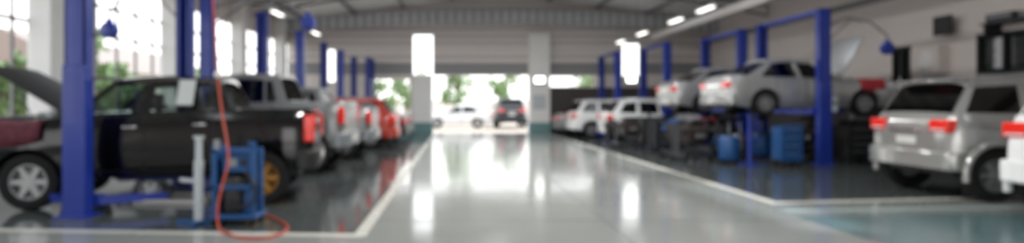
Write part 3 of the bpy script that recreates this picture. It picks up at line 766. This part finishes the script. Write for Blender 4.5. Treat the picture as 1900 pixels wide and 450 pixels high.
tag(MB().box(-.11,.11,-.004,.004,-.2,.2,M['paper']).obj('work_sheet',None,pk(1.72,.815,1.58),(math.radians(-28),0,th)),'white work order sheet taped to pickup window','paper sheet')

# ------------------------------------------------------------ outside
struct(MB().box(-70,70,-30,110,-.2,-.11,M['ground']).obj('ground',smooth=0))
struct(MB().box(-2.5,6,30.15,60,-.12,-.005,M['ground']).obj('floor_outside',smooth=0))
def tree(loc,h,r,label,n=1500,seed=1):
    rnd=random.Random(seed)
    e=root('tree',loc,0,label,'tree')
    t=MB().tube([(0,0,0),(.08,0,h*.25),(-.05,.05,h*.5),(0,0,h*.75)],.14,M['trunk'])
    for k in range(5):
        a=k*1.3; t.tube([(0,0,h*(.35+.07*k)),(math.cos(a)*r*.6,math.sin(a)*r*.6,h*(.55+.08*k))],.05,M['trunk'])
    t.obj('trunk',e)
    f=MB(); vs=[];fs=[]
    cl=[(rnd.gauss(0,r*.4),rnd.gauss(0,r*.4),h*.62+rnd.gauss(0,h*.16)) for _ in range(12)]
    for i in range(n):
        c=Vector(rnd.choice(cl))+Vector((rnd.gauss(0,r*.16),rnd.gauss(0,r*.16),rnd.gauss(0,r*.15)))
        a=Vector((rnd.uniform(-1,1),rnd.uniform(-1,1),rnd.uniform(-1,1))).normalized(); b=a.orthogonal().normalized(); s=rnd.uniform(.10,.22)
        o=len(vs); vs+=[c-a*s,c+b*s*.5,c+a*s,c-b*s*.5]; fs.append((o,o+1,o+2,o+3))
    f.add(vs,fs,M['leaf']).obj('foliage',e,smooth=0)
for i,(x,y,h,r) in enumerate(((-11.6,14.6,3.9,1.3),(-11.8,18.6,3.5,1.3),(-19,13.5,4.5,1.6),(-13.2,23.3,3.6,1.3),(-12.5,30,3.6,1.3),(-5.2,37,3.2,1.3),(.2,44,4.8,1.4),(3.6,46,4.6,1.5),(10.5,46,4.8,1.6),(-4,48,4.2,1.6))):
    tree((x,y,-.11),h,r,'leafy green tree outside the open workshop' ,1000,i)
e=root('neighbouring_house',(-20.5,34,-.11),0,'low pale building with brown tiled roof outside','building')
MB().box(-3,3,-7,9,0,3.4,M['wall']).obj('house_wall',e)
MB().hexa([(3.8,-7.5,3.2),(3.8,9.5,3.2),(-3.8,9.5,3.2),(-3.8,-7.5,3.2),(.1,-7.5,5.0),(.1,9.5,5.0),(-.1,9.5,5.0),(-.1,-7.5,5.0)],M['rooftile']).obj('house_roof',e)
for k in range(3):
    MB().box(2.95,3.03,-5+4.6*k,-3.4+4.6*k,1,2.1,M['winglass']).obj('house_window',e)
tag(MB().box(-25,30,56,56.3,-.11,1.9,M['wall']).obj('boundary_wall'),'pale boundary wall beyond the yard','wall')

# ------------------------------------------------------------ light/world/camera
w=bpy.data.worlds.new('world'); bpy.context.scene.world=w; w.use_nodes=True; nt=w.node_tree
bg=nt.nodes['Background']; tc=nt.nodes.new('ShaderNodeTexCoord'); sp=nt.nodes.new('ShaderNodeSeparateXYZ'); cr=nt.nodes.new('ShaderNodeValToRGB')
cr.color_ramp.elements[0].position=.0; cr.color_ramp.elements[0].color=(1,.99,.97,1); cr.color_ramp.elements[1].position=.7; cr.color_ramp.elements[1].color=(.85,.92,1,1)
nt.links.new(tc.outputs['Generated'],sp.inputs[0]); nt.links.new(sp.outputs['Z'],cr.inputs[0]); nt.links.new(cr.outputs[0],bg.inputs['Color'])
bg.inputs['Strength'].default_value=2.4
s=bpy.data.lights.new('sun','SUN'); s.energy=2.8; s.angle=.05; so=bpy.data.objects.new('sun',s); COL.objects.link(so); so.rotation_euler=(math.radians(-25),math.radians(30),0)
cam=bpy.data.cameras.new('camera'); co=bpy.data.objects.new('camera',cam); COL.objects.link(co)
co.location=(0,0,H); co.rotation_euler=(math.radians(90),0,0)
cam.sensor_width=36; cam.lens=F/1900*36; cam.shift_x=105/1900; cam.shift_y=-30/1900; cam.clip_end=300
if DOF:
    cam.dof.use_dof=True; cam.dof.focus_distance=.6; A=12/F/(1/.6-1/14); cam.dof.aperture_fstop=cam.lens/1000/A
bpy.context.scene.camera=co
sc=bpy.context.scene
sc.view_settings.view_transform='Standard'; sc.view_settings.exposure=0.4
